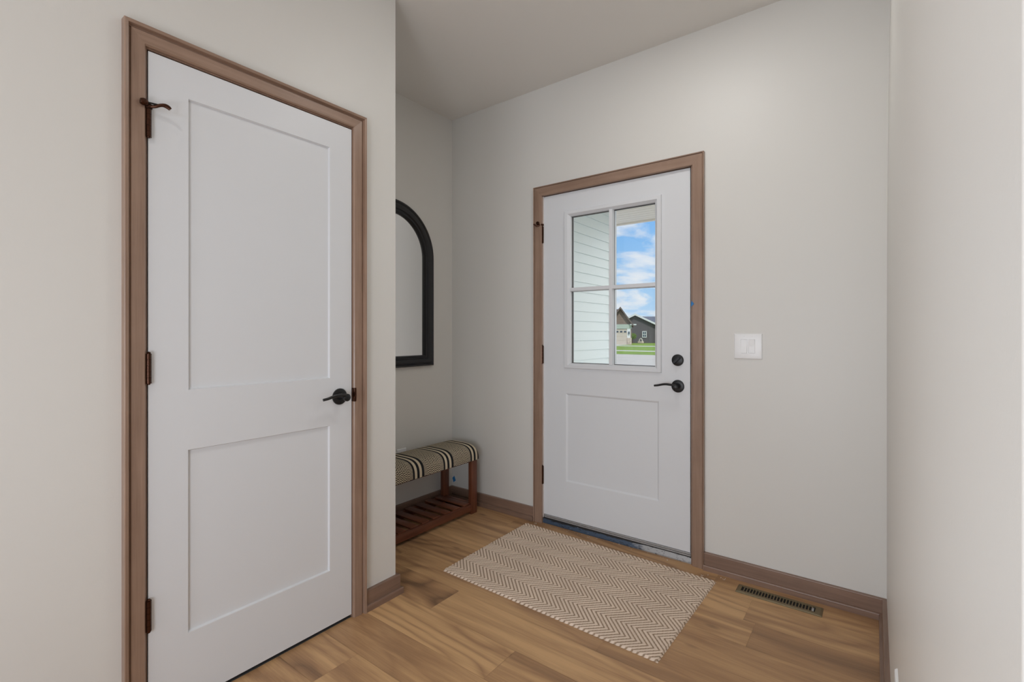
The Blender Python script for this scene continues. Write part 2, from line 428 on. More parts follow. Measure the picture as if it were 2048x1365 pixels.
# ------------------------------------------------------------------ casings (mitred, profiled)
CAS = [(0, -.004), (0, .010), (.004, .014), (.040, .016), (.043, .012), (.047, .012), (.049, .026), (.058, .028), (.060, .026), (.060, -.004)]
CAS2 = [(0, -.004), (0, .011), (.003, .014), (.0510, .016), (.0520, .0130), (.0538, .0130), (.0545, .0205), (.059, .022), (.060, .020), (.060, -.004)]
def casing(name, axis, face, sgn, a0, a1, zt, wscale, label, CAS=CAS):
    """u = distance outward from the opening, t = stand-off from the wall (sgn gives the room side)"""
    verts, faces, uvs = [], [], []
    pr = [(u * wscale, tt) for u, tt in CAS]; n = len(pr)
    def V(a, zz, tt):
        return (face + sgn * tt, a, zz) if axis == 'X' else (a, face + sgn * tt, zz)
    segs = [[(lambda u: (a0 - u, 0.0)), (lambda u: (a0 - u, zt + u))], [(lambda u: (a0 - u, zt + u)), (lambda u: (a1 + u, zt + u))], [(lambda u: (a1 + u, zt + u)), (lambda u: (a1 + u, 0.0))]]
    for si, (p0, p1) in enumerate(segs):
        i0 = len(verts)
        for pf in (p0, p1):
            for u, tt in pr: a, zz = pf(u); verts.append(V(a, zz, tt))
        for k in range(n - 1):
            faces.append((i0 + k, i0 + k + 1, i0 + n + k + 1, i0 + n + k))
            for (q, e) in ((k, 0), (k + 1, 0), (k + 1, 1), (k, 1)):
                u = pr[q][0]; a, zz = (p0 if e == 0 else p1)(u)
                along = a if si == 1 else zz
                uvs.append((along + 3.7 * si, u + pr[q][1] + .31 * si))
        faces.append(tuple(range(i0, i0 + n))); uvs += [(0, 0)] * n
        faces.append(tuple(range(i0 + 2 * n - 1, i0 + n - 1, -1))); uvs += [(0, 0)] * n
    me = bpy.data.meshes.new(name); me.from_pydata(verts, [], faces)
    uvl = me.uv_layers.new(name='UVMap'); uvl.data.foreach_set('uv', [c for uv in uvs for c in uv])
    bmx = bmesh.new(); bmx.from_mesh(me); bmesh.ops.recalc_face_normals(bmx, faces=bmx.faces[:]); bmx.to_mesh(me); bmx.free()
    return struct(mesh_obj(name, me, M['trim'], None), label, 'door casing')
T1 = casing('trim_1', 'X', XA, 1, .4975, 1.2225, 2.0665, .93, 'taupe-stained wooden casing around the white closet door')
T2 = casing('trim_2', 'Y', YB, -1, -1.679, -.7520, 2.0655, .99, 'taupe-stained wooden casing around the front entry door', CAS2)
mb = MB(); mb.box(XA - .115, XA + .001, CL0 - .02, CL0, 0, CLT + .018).box(XA - .115, XA + .001, CL1, CL1 + .02, 0, CLT + .018).box(XA - .115, XA + .001, CL0, CL1, CLT, CLT + .018)
mb.box(XA - .075, XA - .045, CL0, CL0 + .011, 0, CLT).box(XA - .075, XA - .045, CL1 - .011, CL1, 0, CLT)
mb.build('jamb', M['jamb'], T1)
mb = MB(); mb.box(FL0 - .02, FL0, YB - .001, YB + .14, 0, FLT + .018).box(FL1, FL1 + .02, YB - .001, YB + .14, 0, FLT + .018).box(FL0, FL1, YB - .001, YB + .14, FLT, FLT + .018)
mb.build('jamb', M['jamb'], T2)
mb = MB(); mb.box(FL0, FL0 + .0055, YB + .002, YB + .013, .035, FLT - .002).box(FL0 + .003, FL1, YB + .06, YB + .072, FLT - .012, FLT)
tag(mb.build('weatherstrip', M['cream'], T2), 'pale weatherstrip along the hinge side')
# strike lip of the closet latch
mb = MB(); mb.sweep([(XA + .000, 1.2208, .9405), (XA + .010, 1.2212, .9405), (XA + .0155, 1.2245, .9405), (XA + .0165, 1.231, .9405)], (.0285, .0015), 18, (0, 1, 0))
tag(mb.build('strike_plate', M['bronze'], T1, 40), 'bronze strike lip level with the lever')
for z0, z1 in ((1.040, 1.098), (.884, .945)):
    tag(box('strike_plate', FL1 - .0022, FL1 + .0004, YB + .0, YB + .022, z0, z1, M['black'], T2), 'black strike plate by the locks')

# ------------------------------------------------------------------ baseboards with shoe moulding
BP = [(0, 0), (.0155, 0), (.0155, .0835), (.0147, .0862), (.0130, .0872), (0, .0872)]
SP = [(.0155, 0), (.0265, 0), (.0265, .0225), (.0255, .0258), (.0235, .0272), (.0155, .0277)]
def baseboard(name, axis, face, sgn, segs, mat, label):
    mb, ms = MB(), MB()
    for a0, a1, s0, s1 in segs:
        mb.prism([(face + sgn * p, q) for p, q in BP], axis, a0, a1)
        ms.prism([(face + sgn * p, q) for p, q in SP], axis, s0, s1)
    o = struct(mb.build(name, mat), label, 'baseboard'); ms.build('shoe_moulding', mat, o)
    return o
# left wall end piece has a mitred outside corner: extend by the stand-off
baseboard('baseboard_left', 'Y', XA, 1, [(-1.0, .4405, -1.0, .4405), (1.2750, YA1 + .0155, 1.2750, YA1 + .0265)], M['base_y'], 'short brown baseboard at the end of the closet wall')
baseboard('baseboard_return', 'X', YA1, 1, [(XD, XA - .0002, XD, XA + .0152)], M['base_x'], 'brown baseboard along the alcove return wall')
baseboard('baseboard_alcove', 'Y', XD, 1, [(YA1 + .0160, YB - .0160, YA1 + .0270, YB - .0270)], M['base_y'], 'brown baseboard behind the bench')
baseboard('baseboard_front', 'X', YB, -1, [(XD, -1.7405, XD, -1.7405), (-.6920, XC, -.6920, XC)], M['base_x'], 'brown baseboard along the front wall')
baseboard('baseboard_right', 'Y', XC, -1, [(YC0 + .03, YB - .0160, YC0 + .03, YB - .0270)], M['base_y'], 'brown baseboard along the right wall')

# ------------------------------------------------------------------ door slabs
def panel_slab(w0, w1, z0, z1, holes, thick, place):
    """front face at depth 0, recesses toward +depth; holes: (a0,a1,b0,b1,recess,slope,closed)"""
    bm_ = bmesh.new()
    us = sorted({w0, w1, *[h[0] for h in holes], *[h[1] for h in holes]})
    vs_ = sorted({z0, z1, *[h[2] for h in holes], *[h[3] for h in holes]})
    cache = {}
    def V(u, v, dd):
        k = (round(u, 5), round(v, 5), round(dd, 5))
        if k not in cache: cache[k] = bm_.verts.new(place(u, v, dd))
        return cache[k]
    for i in range(len(us) - 1):
        for j in range(len(vs_) - 1):
            cu, cv2 = (us[i] + us[i + 1]) / 2, (vs_[j] + vs_[j + 1]) / 2
            inh = [h for h in holes if h[0] < cu < h[1] and h[2] < cv2 < h[3]]
            u0, u1, a0, a1 = us[i], us[i + 1], vs_[j], vs_[j + 1]
            if not inh: bm_.faces.new((V(u0, a0, 0), V(u1, a0, 0), V(u1, a1, 0), V(u0, a1, 0)))
            if not (inh and not inh[0][6]): bm_.faces.new((V(u0, a0, thick), V(u0, a1, thick), V(u1, a1, thick), V(u1, a0, thick)))
    for a0, a1, b0, b1, rc, sl, closed in holes:
        uu = [u for u in us if a0 <= u <= a1]; vv = [v for v in vs_ if b0 <= v <= b1]
        if closed:
            ia0, ia1, ib0, ib1 = a0 + sl, a1 - sl, b0 + sl, b1 - sl
            o_ = [V(u, b0, 0) for u in uu] + [V(a1, v, 0) for v in vv[1:]] + [V(u, b1, 0) for u in uu[::-1][1:]] + [V(a0, v, 0) for v in vv[::-1][1:-1]]
            c = [V(ia0, ib0, rc), V(ia1, ib0, rc), V(ia1, ib1, rc), V(ia0, ib1, rc)]
            bm_.faces.new(c)
            e = [[V(u, b0, 0) for u in uu], [V(a1, v, 0) for v in vv], [V(u, b1, 0) for u in uu[::-1]], [V(a0, v, 0) for v in vv[::-1]]]
            for k in range(4): bm_.faces.new(e[k] + [c[(k + 1) % 4], c[k]])
        else:
            for p, q in (((a0, b0), (a1, b0)), ((a1, b0), (a1, b1)), ((a1, b1), (a0, b1)), ((a0, b1), (a0, b0))):
                bm_.faces.new((V(*p, 0), V(*q, 0), V(*q, thick), V(*p, thick)))
    for k in range(len(us) - 1):
        for v in (z0, z1): bm_.faces.new((V(us[k], v, 0), V(us[k + 1], v, 0), V(us[k + 1], v, thick), V(us[k], v, thick)))
    for k in range(len(vs_) - 1):
        for u in (w0, w1): bm_.faces.new((V(u, vs_[k], 0), V(u, vs_[k + 1], 0), V(u, vs_[k + 1], thick), V(u, vs_[k], thick)))
    bmesh.ops.recalc_face_normals(bm_, faces=bm_.faces[:])
    return bm_

SX = -1.763    # closet slab face
bm1 = panel_slab(.5060, 1.2180, .0147, 2.0575, [(.6137, 1.1172, 1.017, 1.953, .009, .0035, True), (.6125, 1.1168, .2362, .8245, .009, .0035, True)], .035, lambda u, v, dd: (SX - dd, u, v))
me = bpy.data.meshes.new('door_1'); bm1.to_mesh(me); bm1.free()
D1 = struct(mesh_obj('door_1', me, M['door']), 'white two-panel closet door with a dark lever', 'door')

struct(box('door_gap_shade', -2.6, -1.768, CL0 - .0, CL1 + .0, .0001, .003, M['gap_shade']), 'dark strip painting the shade in the gap under the closet door', 'floor')  # dark sheet laid in for the shade of the gap under the door
SY = 2.565     # front slab face
bm2 = panel_slab(-1.6785, -.7680, .056, 2.062, [(-1.490, -.948, 1.009, 1.920, 0, 0, False), (-1.5154, -.9340, .2883, .830, .006, .010, True)], .044, lambda u, v, dd: (u, SY + dd, v))
me = bpy.data.meshes.new('door_2'); bm2.to_mesh(me); bm2.free()
D2 = struct(mesh_obj('door_2', me, M['door']), 'white front entry door with a four-pane window', 'door')

# lite frame (raised, both faces), muntins, panes
def frame_ring(mb, o, i, prof, place):
    """o, i = outer/inner rectangles (a0,a1,b0,b1); prof: list of (s 0 outer..1 inner, depth)"""
    rings = []
    for s, dd in prof:
        a0, a1, b0, b1 = [o[k] + (i[k] - o[k]) * s for k in range(4)]
        rings.append([mb.bm.verts.new(place(a, v, dd)) for a, v in ((a0, b0), (a1, b0), (a1, b1), (a0, b1))])
    for r0, r1 in zip(rings, rings[1:]):
        for k in range(4): mb.bm.faces.new((r0[k], r0[(k + 1) % 4], r1[(k + 1) % 4], r1[k]))
LO = (-1.526, -.918, .985, 1.9475); LI = (-1.4835, -.9555, 1.0165, 1.9130)
mb = MB(); pl = lambda a, v, dd: (a, SY + dd, v)
frame_ring(mb, LO, LI, [(0, 0), (.04, -.008), (.12, -.011), (.62, -.011), (.70, -.008), (1.0, .002), (1.0, .019)], pl)
frame_ring(mb, LO, LI, [(0, .044), (.04, .052), (.7, .054), (1.0, .044), (1.0, .027)], pl)
mb.build('window_frame', M['door'], D2)
def muntins(y0, y1, c):
    mb = MB(); mw = .0125; xc, zcn = -1.2165, 1.4655
    mb.prism([(xc - mw, y1), (xc - mw + .003, y0), (xc + mw - .003, y0), (xc + mw, y1)], 'Z', LI[2] - .002, LI[3] + .002)
    mb.prism([(y1 - .0004, zcn - mw), (y0 + .0006, zcn - mw + .003), (y0 + .0006, zcn + mw - .003), (y1 - .0004, zcn + mw)], 'X', LI[0] - .002, LI[1] + .002)
    return mb
muntins(SY - .004, SY + .0185, 1).build('window_bars', M['door'], D2)
mb = MB(); mw = .0125; xc, zcn = -1.2165, 1.4655
mb.box(xc - mw, xc + mw, SY + .0275, SY + .050, LI[2], LI[3]).box(LI[0], LI[1], SY + .0280, SY + .0495, zcn - mw, zcn + mw)
tag(mb.build('window_bars', M['door'], D2), 'outer grille bars behind the glass')
M['spacer'] = plain('glazing_spacer', (.075, .068, .060), .5)
mb = MB(); s0, s1 = SY + .0187, SY + .0345
mb.box(xc - .0118, xc + .0118, s0, s1, LI[2], LI[3]).box(LI[0], LI[1], s0 + .0003, s1 - .0003, zcn - .0118, zcn + .0118)
for a0, a1 in ((LI[0] - .001, LI[0] + .003), (LI[1] - .003, LI[1] + .001)): mb.box(a0, a1, s0, s1, LI[2], LI[3])
for b0, b1 in ((LI[2] - .001, LI[2] + .003), (LI[3] - .003, LI[3] + .001)): mb.box(LI[0], LI[1], s0, s1, b0, b1)
tag(mb.build('glazing_spacer', M['spacer'], D2), 'dark spacer bars between the window bars')
# four panes
for (a0, a1) in ((LI[0], -1.229), (-1.204, LI[1])):
    for (b0, b1) in ((LI[2], 1.453), (1.478, LI[3])):
        mbp = MB().box(a0 - .004, a1 + .004, SY + .0195, SY + .0265, b0 - .004, b1 + .004)
        mbp.build('window_pane', M['glass'], D2)

# ------------------------------------------------------------------ hinges, locks, levers
def rot_to(axis):
    return Vector((0, 0, 1)).rotation_difference(Vector(axis)).to_matrix().to_4x4()
def hinge(parent, x, y, z0, z1, out, alongdir, stop=False):
    """knuckle barrel on the room side; out = direction into the room, alongdir = toward the leaf on the slab"""
    out = Vector(out); al = Vector(alongdir)
    mb = MB(); n = 5; hgt = (z1 - z0) / n; r = .0062
    for k in range(n):
        a, c = z0 + k * hgt + .0004, z0 + (k + 1) * hgt - .0004
        mb.lathe([(0, a), (r, a), (r, c), (0, c)], Matrix.Translation((x, y, 0)), 20)
    mb.lathe([(0, z1), (.0048, z1), (.0058, z1 + .003), (.003, z1 + .006), (0, z1 + .0065)], Matrix.Translation((x, y, 0)), 16)
    mb.lathe([(0, z0 - .004), (.004, z0 - .003), (.0045, z0), (0, z0)], Matrix.Translation((x, y, 0)), 16)
    h = mb.build('hinge', M['bronze'], parent, 40)
    p = Vector((x, y, 0)) - out * .0035
    mb = MB()
    for sg in (1, -1):
        q = p + al * sg * .0050
        hx, hy = (abs(al.x) * .0030 + abs(out.x) * .0015, abs(al.y) * .0030 + abs(out.y) * .0015)
        mb.box(q.x - hx, q.x + hx, q.y - hy, q.y + hy, z0, z1)
    mb.build('hinge_leaf', M['bronze'], h)
    if stop:
        zz = z1 + .006; c0 = Vector((x, y, zz))
        mb = MB()
        mb.lathe([(.004, -.006), (.0095, -.006), (.0105, 0), (.0095, .006), (.004, .006)], Matrix.Translation(c0), 20)
        # padded knob on the casing side, threaded rod and curved arm on the door side
        k = c0 - al * .015 + out * .011 + Vector((0, 0, .006))
        mb.sweep([c0, c0 - al * .008 + out * .007 + Vector((0, 0, .002)), k], (.0035, .0035), 12)
        mb.lathe([(0, -.010), (.008, -.009), (.0105, -.003), (.0105, .004), (.008, .009), (0, .0095)], Matrix.Translation(k) @ rot_to(al), 20)
        ctl = [(0, .004, 0), (.012, .012, .001), (.024, .020, .007), (.034, .024, .0085), (.042, .026, .006), (.048, .027, .001)]
        e, rr = [], []
        for q in range(21):
            f = q / 20 * (len(ctl) - 1); i0 = min(int(f), len(ctl) - 2); u_ = f - i0
            p0, p1, p2, p3 = [ctl[min(max(i0 + d_, 0), len(ctl) - 1)] for d_ in (-1, 0, 1, 2)]
            v = [.5 * (2 * b1 + (c1 - a1) * u_ + (2 * a1 - 5 * b1 + 4 * c1 - d1) * u_ ** 2 + (3 * b1 - a1 - 3 * c1 + d1) * u_ ** 3) for a1, b1, c1, d1 in zip(p0, p1, p2, p3)]
            e.append(c0 + al * v[0] + out * v[1] + Vector((0, 0, v[2]))); g_ = q / 20
            rr.append((.0036 + .0012 * g_, .0050 + .0016 * math.sin(PI * max(0, g_ - .45) / .55)))
        mb.sweep(e, rr, 14)
        mb.build('hinge_pin_stop', M['bronze'], h, 40)
        mb = MB(); mb.sweep([k + al * .006 + Vector((0, 0, .001)), k + al * .046 + out * .006 + Vector((0, 0, .0025))], (.0026, .0026), 12)
        mb.build('stop_rod', M['black'], h, 40)
    return h
for z0, z1, s in ((1.793, 1.879, True), (1.047, 1.1375, False), (.2965, .390, False)):
    hinge(D1, SX + .0095, .5045, z0, z1, (1, 0, 0), (0, 1, 0), s)
hs = hinge(D2, -1.680, SY - .0145, 1.769, 1.874, (0, -1, 0), (1, 0, 0), False)
for z0, z1 in ((1.009, 1.12), (.248, .361)): hinge(D2, -1.680, SY - .0145, z0, z1, (0, -1, 0), (1, 0, 0), False)
c0 = Vector((-1.680, SY - .0145, 1.884)); mb = MB()      # door stop on the front door's top hinge, turned toward the wall
mb.lathe([(.004, -.006), (.0095, -.006), (.0105, 0), (.0095, .006), (.004, .006)], Matrix.Translation(c0), 20)
kk = c0 + Vector((-.024, -.014, .012)); mb.sweep([c0, c0 + Vector((-.012, -.008, .002)), kk], (.0035, .004), 12)
mb.lathe([(0, -.010), (.008, -.009), (.0105, -.003), (.0105, .004), (.008, .009), (0, .0095)], Matrix.Translation(kk) @ rot_to((0, -1, 0)), 20)
mb.sweep([c0 + Vector((-.01, -.006, 0)), c0 + Vector((-.03, -.020, -.006)), c0 + Vector((-.048, -.027, .006))], [(.004, .006), (.004, .006), (.0025, .004)], 12)
mb.build('hinge_pin_stop', M['bronze'], hs, 40)

def lever(parent, center, out, side, L=.104, name='lever_handle', droop=.008):
    """center on slab face; lever runs along `side`"""
    c = Vector(center); out = Vector(out); sd = Vector(side); zv = Vector((0, 0, 1))
    mt = Matrix.Translation(c) @ rot_to(out)
    ro = MB().lathe([(0, 0), (.0335, 0), (.0335, .003), (.0315, .0062), (.026, .008), (.0165, .0085), (.0155, .012), (0, .012)], mt, 48).build(name, M['black'], parent, 35)
    mb = MB()
    mb.lathe([(0, .008), (.0125, .008), (.0118, .030), (.0125, .040), (.0155, .047), (.0150, .056), (.011, .0585), (0, .059)], mt, 32)
    pts, rad = [], []
    for k in range(13):
        f = k / 12
        o = .050 + .003 * math.sin(PI * f)
        up = .0075 + .0045 * math.sin(PI * min(1, f * 1.25)) - droop * max(0, f - .45) ** 1.3 * 1.9
        pts.append(c + out * o + sd * (L * f) + zv * up)
        rad.append((.0085 - .0035 * f, .0066 - .0014 * f))
    mb.sweep(pts, rad, 16)
    mb.build('lever', M['black'], ro, 50)
    return ro
h1 = lever(D1, (SX, 1.161, .9385), (1, 0, 0), (0, -1, 0), .104)
h2 = lever(D2, (-.8318, SY, .9190), (0, -1, 0), (-1, 0, 0), .110)
mt = Matrix.Translation((-.8325, SY, 1.0570)) @ rot_to((0, -1, 0))
db = MB().lathe([(0, 0), (.031, 0), (.031, .005), (.029, .010), (.024, .012), (.0, .0125)], mt, 48).build('deadbolt', M['black'], D2, 35)
mb = MB(); b2 = bmesh.new()
bmesh.ops.create_cube(b2, size=1); bmesh.ops.scale(b2, vec=(.046, .016, .011), verts=b2.verts[:])
bmesh.ops.bevel(b2, geom=b2.edges[:], offset=.0028, segments=2, affect='EDGES')
mb.merge(b2, Matrix.Translation((-.8325, SY - .0195, 1.0570)) @ Matrix.Rotation(math.radians(-40), 4, 'Y'))
mb.build('thumb_turn', M['black'], db, 40)

# ------------------------------------------------------------------ threshold
th = empty('door_threshold', ((FL0 + FL1) / 2, SY, 0))
mb = MB(); mb.prism([(2.5585, 0), (2.5585, .006), (2.5645, .030), (2.575, .034), (2.70, .034), (2.70, 0)], 'X', FL0 + .001, FL1 - .001)
tag(mb.build('sill', M['sill_film'], th), 'scuffed blue film on the sill')
mb = MB(); mb.box(FL0 + .010, FL1 - .004, SY - .0025, SY + .03, .036, .043, .001).box(FL0 + .010, FL1 - .004, SY - .003, SY + .03, .0455, .054, .001)
mb.build('door_sweep', M['alu'], th)
mb = MB(); mb.box(FL0 + .004, FL1 - .004, SY + .0005, SY + .03, .0285, .0365)
mb.build('sweep_gasket', M['rubber'], th)
keep(th); tag(th, 'scuffed metal threshold under the front entry door', 'threshold')

# ------------------------------------------------------------------ bench
bench = empty('bench', (-2.27, 2.0, 0))
BY0, BY1 = 1.552, 2.442
FX0, FX1, KX0, KX1 = -2.158, -2.130, -2.418, -2.390
for (x0, x1) in ((FX0, FX1), (KX0, KX1)):
    for (y0, y1) in ((BY1 - .056, BY1), (BY0, BY0 + .056)):
        box('leg', x0, x1, y0, y1, 0, .365, M['bench']['Z'], bench, .002)
box('seat_frame', KX0, FX1, BY0 + .004, BY1 - .004, .350, .372, M['bench']['Y'], bench)
box('shelf_rail', FX0 + .002, FX1 - .002, BY0 + .056, BY1 - .056, .020, .066, M['bench']['Y'], bench, .002)
box('shelf_rail', KX0 + .002, KX1 - .002, BY0 + .056, BY1 - .056, .020, .066, M['bench']['Y'], bench, .002)
for y0 in (BY0 + .014, BY1 - .042): box('end_rail', KX1, FX0, y0, y0 + .028, .020, .066, M['bench']['X'], bench, .002)
y = BY1 - .062 - .056
while y > BY0 + .06:
    box('slat', KX0 + .004, FX1 - .012, y, y + .056, .0662, .0745, M['bench']['X'], bench, .0015)
    y -= .0905
# upholstered cushion
nd_, ns_ = 400, 230
ys = np.linspace(BY0 - .008, BY1 + .012, nd_); th_ = np.linspace(-.16, PI + .16, 4000)
P = np.zeros((nd_, ns_, 3)); cxm = (KX0 + FX1) / 2; hw = (FX1 - KX0) / 2 + .012
ex = .50
cs, sn = np.cos(th_), np.sin(th_)
for i, yy in enumerate(ys):
    e = min(yy - ys[0], ys[-1] - yy); k = min(1, e / .03); sc = math.sqrt(max(0, 1 - (1 - k) ** 2))
    hh = .100 * (.35 + .65 * sc); wf = .93 + .07 * sc
    px = cxm + hw * wf * np.sign(cs) * np.abs(cs) ** ex
    pz = .3575 + np.where(sn > 0, hh * np.abs(sn) ** .62, 0) - np.where(sn < 0, .004 * np.abs(sn), 0)
    al = np.concatenate([[0], np.cumsum(np.hypot(np.diff(px), np.diff(pz)))])
    q = np.linspace(0, al[-1], ns_)
    P[i, :, 0] = np.interp(q, al, px); P[i, :, 1] = yy; P[i, :, 2] = np.interp(q, al, pz)
mid = P[nd_ // 2]
arc = np.concatenate([[0], np.cumsum(np.linalg.norm(np.diff(mid, axis=0), axis=1))])
D_ = (ys[-1] - ys)[:, None] + 0 * arc[None]; S_ = arc[None] + 0 * ys[:, None]
cream, blk = np.array([.62, .53, .385, 1]), np.array([.014, .014, .017, 1])
u = np.mod(D_ - .004, .246)
tri = lambda x, p: np.abs(np.mod(x / p, 1) * 2 - 1)
zig = np.mod((S_ + .015 * tri(D_, .030)) / .0128, 1) < .5
tick = np.mod(S_ / .0078, 1) < .5
fancy = np.select([u < .018, u < .037, u < .055, u < .073, u < .086, u < .112, u < .222], [np.ones_like(u), np.zeros_like(u), np.ones_like(u), np.zeros_like(u), np.ones_like(u), tick, zig], tick)
Cc = np.where(fancy[..., None] > .5, blk, cream)
cu = grid_mesh('seat_cushion', P, M['fabric'], Cc, bench)
# end caps
for row in (0, nd_ - 1):
    r = P[row]; c = np.stack([r, np.stack([r[:, 0], r[:, 1], np.full(ns_, .3565)], -1)], 0)
    capc = np.where((np.mod(c[..., 0] / .008, 1) < .5)[..., None], blk, cream)
    grid_mesh('cushion_end', c, M['fabric'], capc, cu)
keep(bench)
tag(bench, 'wooden bench with a black and cream woven seat and slatted lower shelf', 'bench')

# ------------------------------------------------------------------ mirror
mir = empty('arched_mirror', (XD, 2.0, .977))
Yc, Zc_, Ro, Zb = 2.0, 1.708, .352, .9765
def arch(inset, zbot, n=48):
    r = Ro - inset
    pts = [(Yc - r, zbot), (Yc + r, zbot)]
    pts += [(Yc + r * math.cos(PI * k / n), Zc_ + r * math.sin(PI * k / n)) for k in range(n + 1)]
    return pts
FP = [(0, .001), (0, .020), (.006, .027), (.014, .028), (.020, .022), (.026, .022), (.030, .030), (.044, .034), (.058, .032), (.063, .025), (.070, .025), (.075, .029), (.080, .028), (.085, .020), (.087, .006)]
mb = MB(); rings = []
for ins, tt in FP: rings.append([mb.bm.verts.new((XD + tt, a, v)) for a, v in arch(ins, Zb + ins * .86)])
for r0, r1 in zip(rings, rings[1:]):
    for k in range(len(r0)): mb.bm.faces.new((r0[k], r0[(k + 1) % len(r0)], r1[(k + 1) % len(r0)], r1[k]))
mb.bm.faces.new(rings[0][::-1])
mb.build('mirror_frame', M['mirror_frame'], mir, 35)
mb = MB(); A0 = [mb.bm.verts.new((XD + .006, a, v)) for a, v in arch(.083, Zb + .071)]; B0 = [mb.bm.verts.new((XD + .009, a, v)) for a, v in arch(.083, Zb + .071)]
n = len(A0)
for k in range(n): mb.bm.faces.new((A0[k], A0[(k + 1) % n], B0[(k + 1) % n], B0[k]))
mb.bm.faces.new(A0[::-1]); mb.bm.faces.new(B0)
mb.build('mirror_glass', M['mirror'], mir)
keep(mir); tag(mir, 'black-framed arched mirror hanging in the alcove above the bench', 'mirror')

# ------------------------------------------------------------------ rug
C00, C10, C11, C01 = [np.array(p) for p in ((-1.7398, 1.734), (-.6307, 1.7173), (-.6104, 2.4435), (-1.751, 2.4793))]
na, nb = 460, 250
a = np.linspace(0, 1, na)[:, None] * np.ones((1, nb)); bb = np.ones((na, 1)) * np.linspace(0, 1, nb)[None]
A_, B_ = a * 1.125, bb * .745
p = .160; s_ = np.mod((.745 - B_) / p, 1)
trw = np.where(s_ < .25, s_, np.where(s_ < .75, .5 - s_, s_ - 1)) * p
trw = trw * 1.02
ph = (A_ - trw) / .0232
fr_ = np.mod(ph, 1); prof_ = np.sqrt(np.clip(1 - (2 * fr_ - 1) ** 2, 0, 1))
cordid = np.floor(ph)
jit = np.sin(cordid * 12.9898) * .5 + np.sin(cordid * 4.1 + np.floor((.745 - B_) / p * 2) * 7.3) * .5
tw = .5 + .5 * np.sin((B_ / .0075 + cordid * 2.3) * 2 * PI)
hgt = .0035 + .0048 * prof_ ** .8 + .0011 * tw * prof_ + .0006 * jit
edge = np.minimum(np.minimum(A_, 1.125 - A_), np.minimum(B_, .745 - B_))
hgt = np.where(edge < .004, .0008, hgt)
wob = .0035 * prof_ - .002
X = (1 - a) * (1 - bb) * C00[0] + a * (1 - bb) * C10[0] + a * bb * C11[0] + (1 - a) * bb * C01[0]
Y = (1 - a) * (1 - bb) * C00[1] + a * (1 - bb) * C10[1] + a * bb * C11[1] + (1 - a) * bb * C01[1]
ew = np.clip(1 - edge / .02, 0, 1)
Y = Y + ew * wob * np.where(bb > .5, 1, -1) * (np.minimum(B_, .745 - B_) < .02)
X = X + ew * wob * np.where(a > .5, 1, -1) * (np.minimum(A_, 1.125 - A_) < .02)
P = np.stack([X, Y, hgt], -1)
groove = np.clip((np.abs(2 * fr_ - 1) - .60) / .16, 0, 1)[..., None]
cord_c = np.array([.86, .70, .565, 1]); cord_d = np.array([.76, .61, .485, 1]); gro = np.array([.36, .25, .165, 1])
cc = cord_c * (.72 + .28 * tw[..., None]) + cord_d * (.28 - .28 * tw[..., None])
cc = cc * (1 + .05 * jit[..., None])
Cc = cc * (1 - groove) + gro * groove; Cc[..., 3] = 1
rug = grid_mesh('doormat', P, M['rug'], Cc)
tag(rug, 'beige herringbone woven doormat lying before the entry door', 'doormat')

# ------------------------------------------------------------------ floor vent
fv = empty('floor_vent', (-.345, 2.449, 0))
vx0, vx1, vy0, vy1 = -.518, -.178, 2.409, 2.489
sx0, sx1, sy0, sy1 = -.499, -.205, 2.429, 2.473
mb = MB(); top, bot = .0055, .0005; ch = .006
mb2 = mb
frame_ring(mb, (vx0, vx1, vy0, vy1), (sx0, sx1, sy0, sy1), [(0, bot), (.0, .002), (.30, top), (1, top), (1, bot)], lambda a, v, dd: (a, v, dd))
mb.build('vent_frame', M['vent'], fv)
box('vent_duct', sx0, sx1, sy0, sy1, .0003, .0010, M['vent_dark'], fv)
nsl = 24; pitch = (sx1 - sx0) / nsl; mb = MB()
for k in range(1, nsl): mb.box(sx0 + k * pitch - .0022, sx0 + k * pitch + .0022, sy0, sy1, .0010, .0050)
mb.build('vent_louvres', M['vent'], fv)
tag(box('damper_lever', sx1 - .0125, sx1 - .0045, sy0 + .006, sy1 - .012, .0012, .0068, M['alu'], fv, .001), 'small bare metal damper lever')
keep(fv); tag(fv, 'olive-brown metal floor vent beside the front wall baseboard', 'floor vent')

# ------------------------------------------------------------------ switches and outlets
sw = empty('light_switch', (-.4905, YB, 1.135))
x0, x1, z0, z1 = -.553, -.428, 1.0745, 1.1970
mb = MB(); frame_ring(mb, (x0, x1, z0, z1), (x0 + .031, x1 - .031, z0 + .028, z1 - .028), [(0, 0), (0, -.002), (.10, -.0055), (.2, -.0065), (1, -.0065), (1, -.001)], lambda a, v, dd: (a, YB + dd, v))
mb.box(-.494, -.487, YB - .0064, YB - .001, z0 + .028, z1 - .028)
mb.build('switch_plate', M['white_plastic'], sw, 30)
for xc_, up in ((-.5080, 1), (-.4730, -1)):
    mb = MB(); zc2 = (z0 + z1) / 2; hz = .0325
    mb.prism([(YB - .002, zc2 - hz), (YB - .0062 - (.0035 if up > 0 else .0), zc2 - hz), (YB - .0068, zc2), (YB - .0062 - (.0 if up > 0 else .0035), zc2 + hz), (YB - .002, zc2 + hz)], 'X', xc_ - .0135, xc_ + .0135)
    mb.build('rocker', M['white_plastic'], sw)
    for zz in (z0 + .012, z1 - .012):
        MB().lathe([(0, 0), (.0030, 0), (.0026, .0012), (0, .0013)], Matrix.Translation((xc_, YB - .0062, zz)) @ rot_to((0, -1, 0)), 14).build('screw', M['white_plastic'], sw, 40)
keep(sw); tag(sw, 'white double rocker light switch on the front wall right of the door', 'light switch')

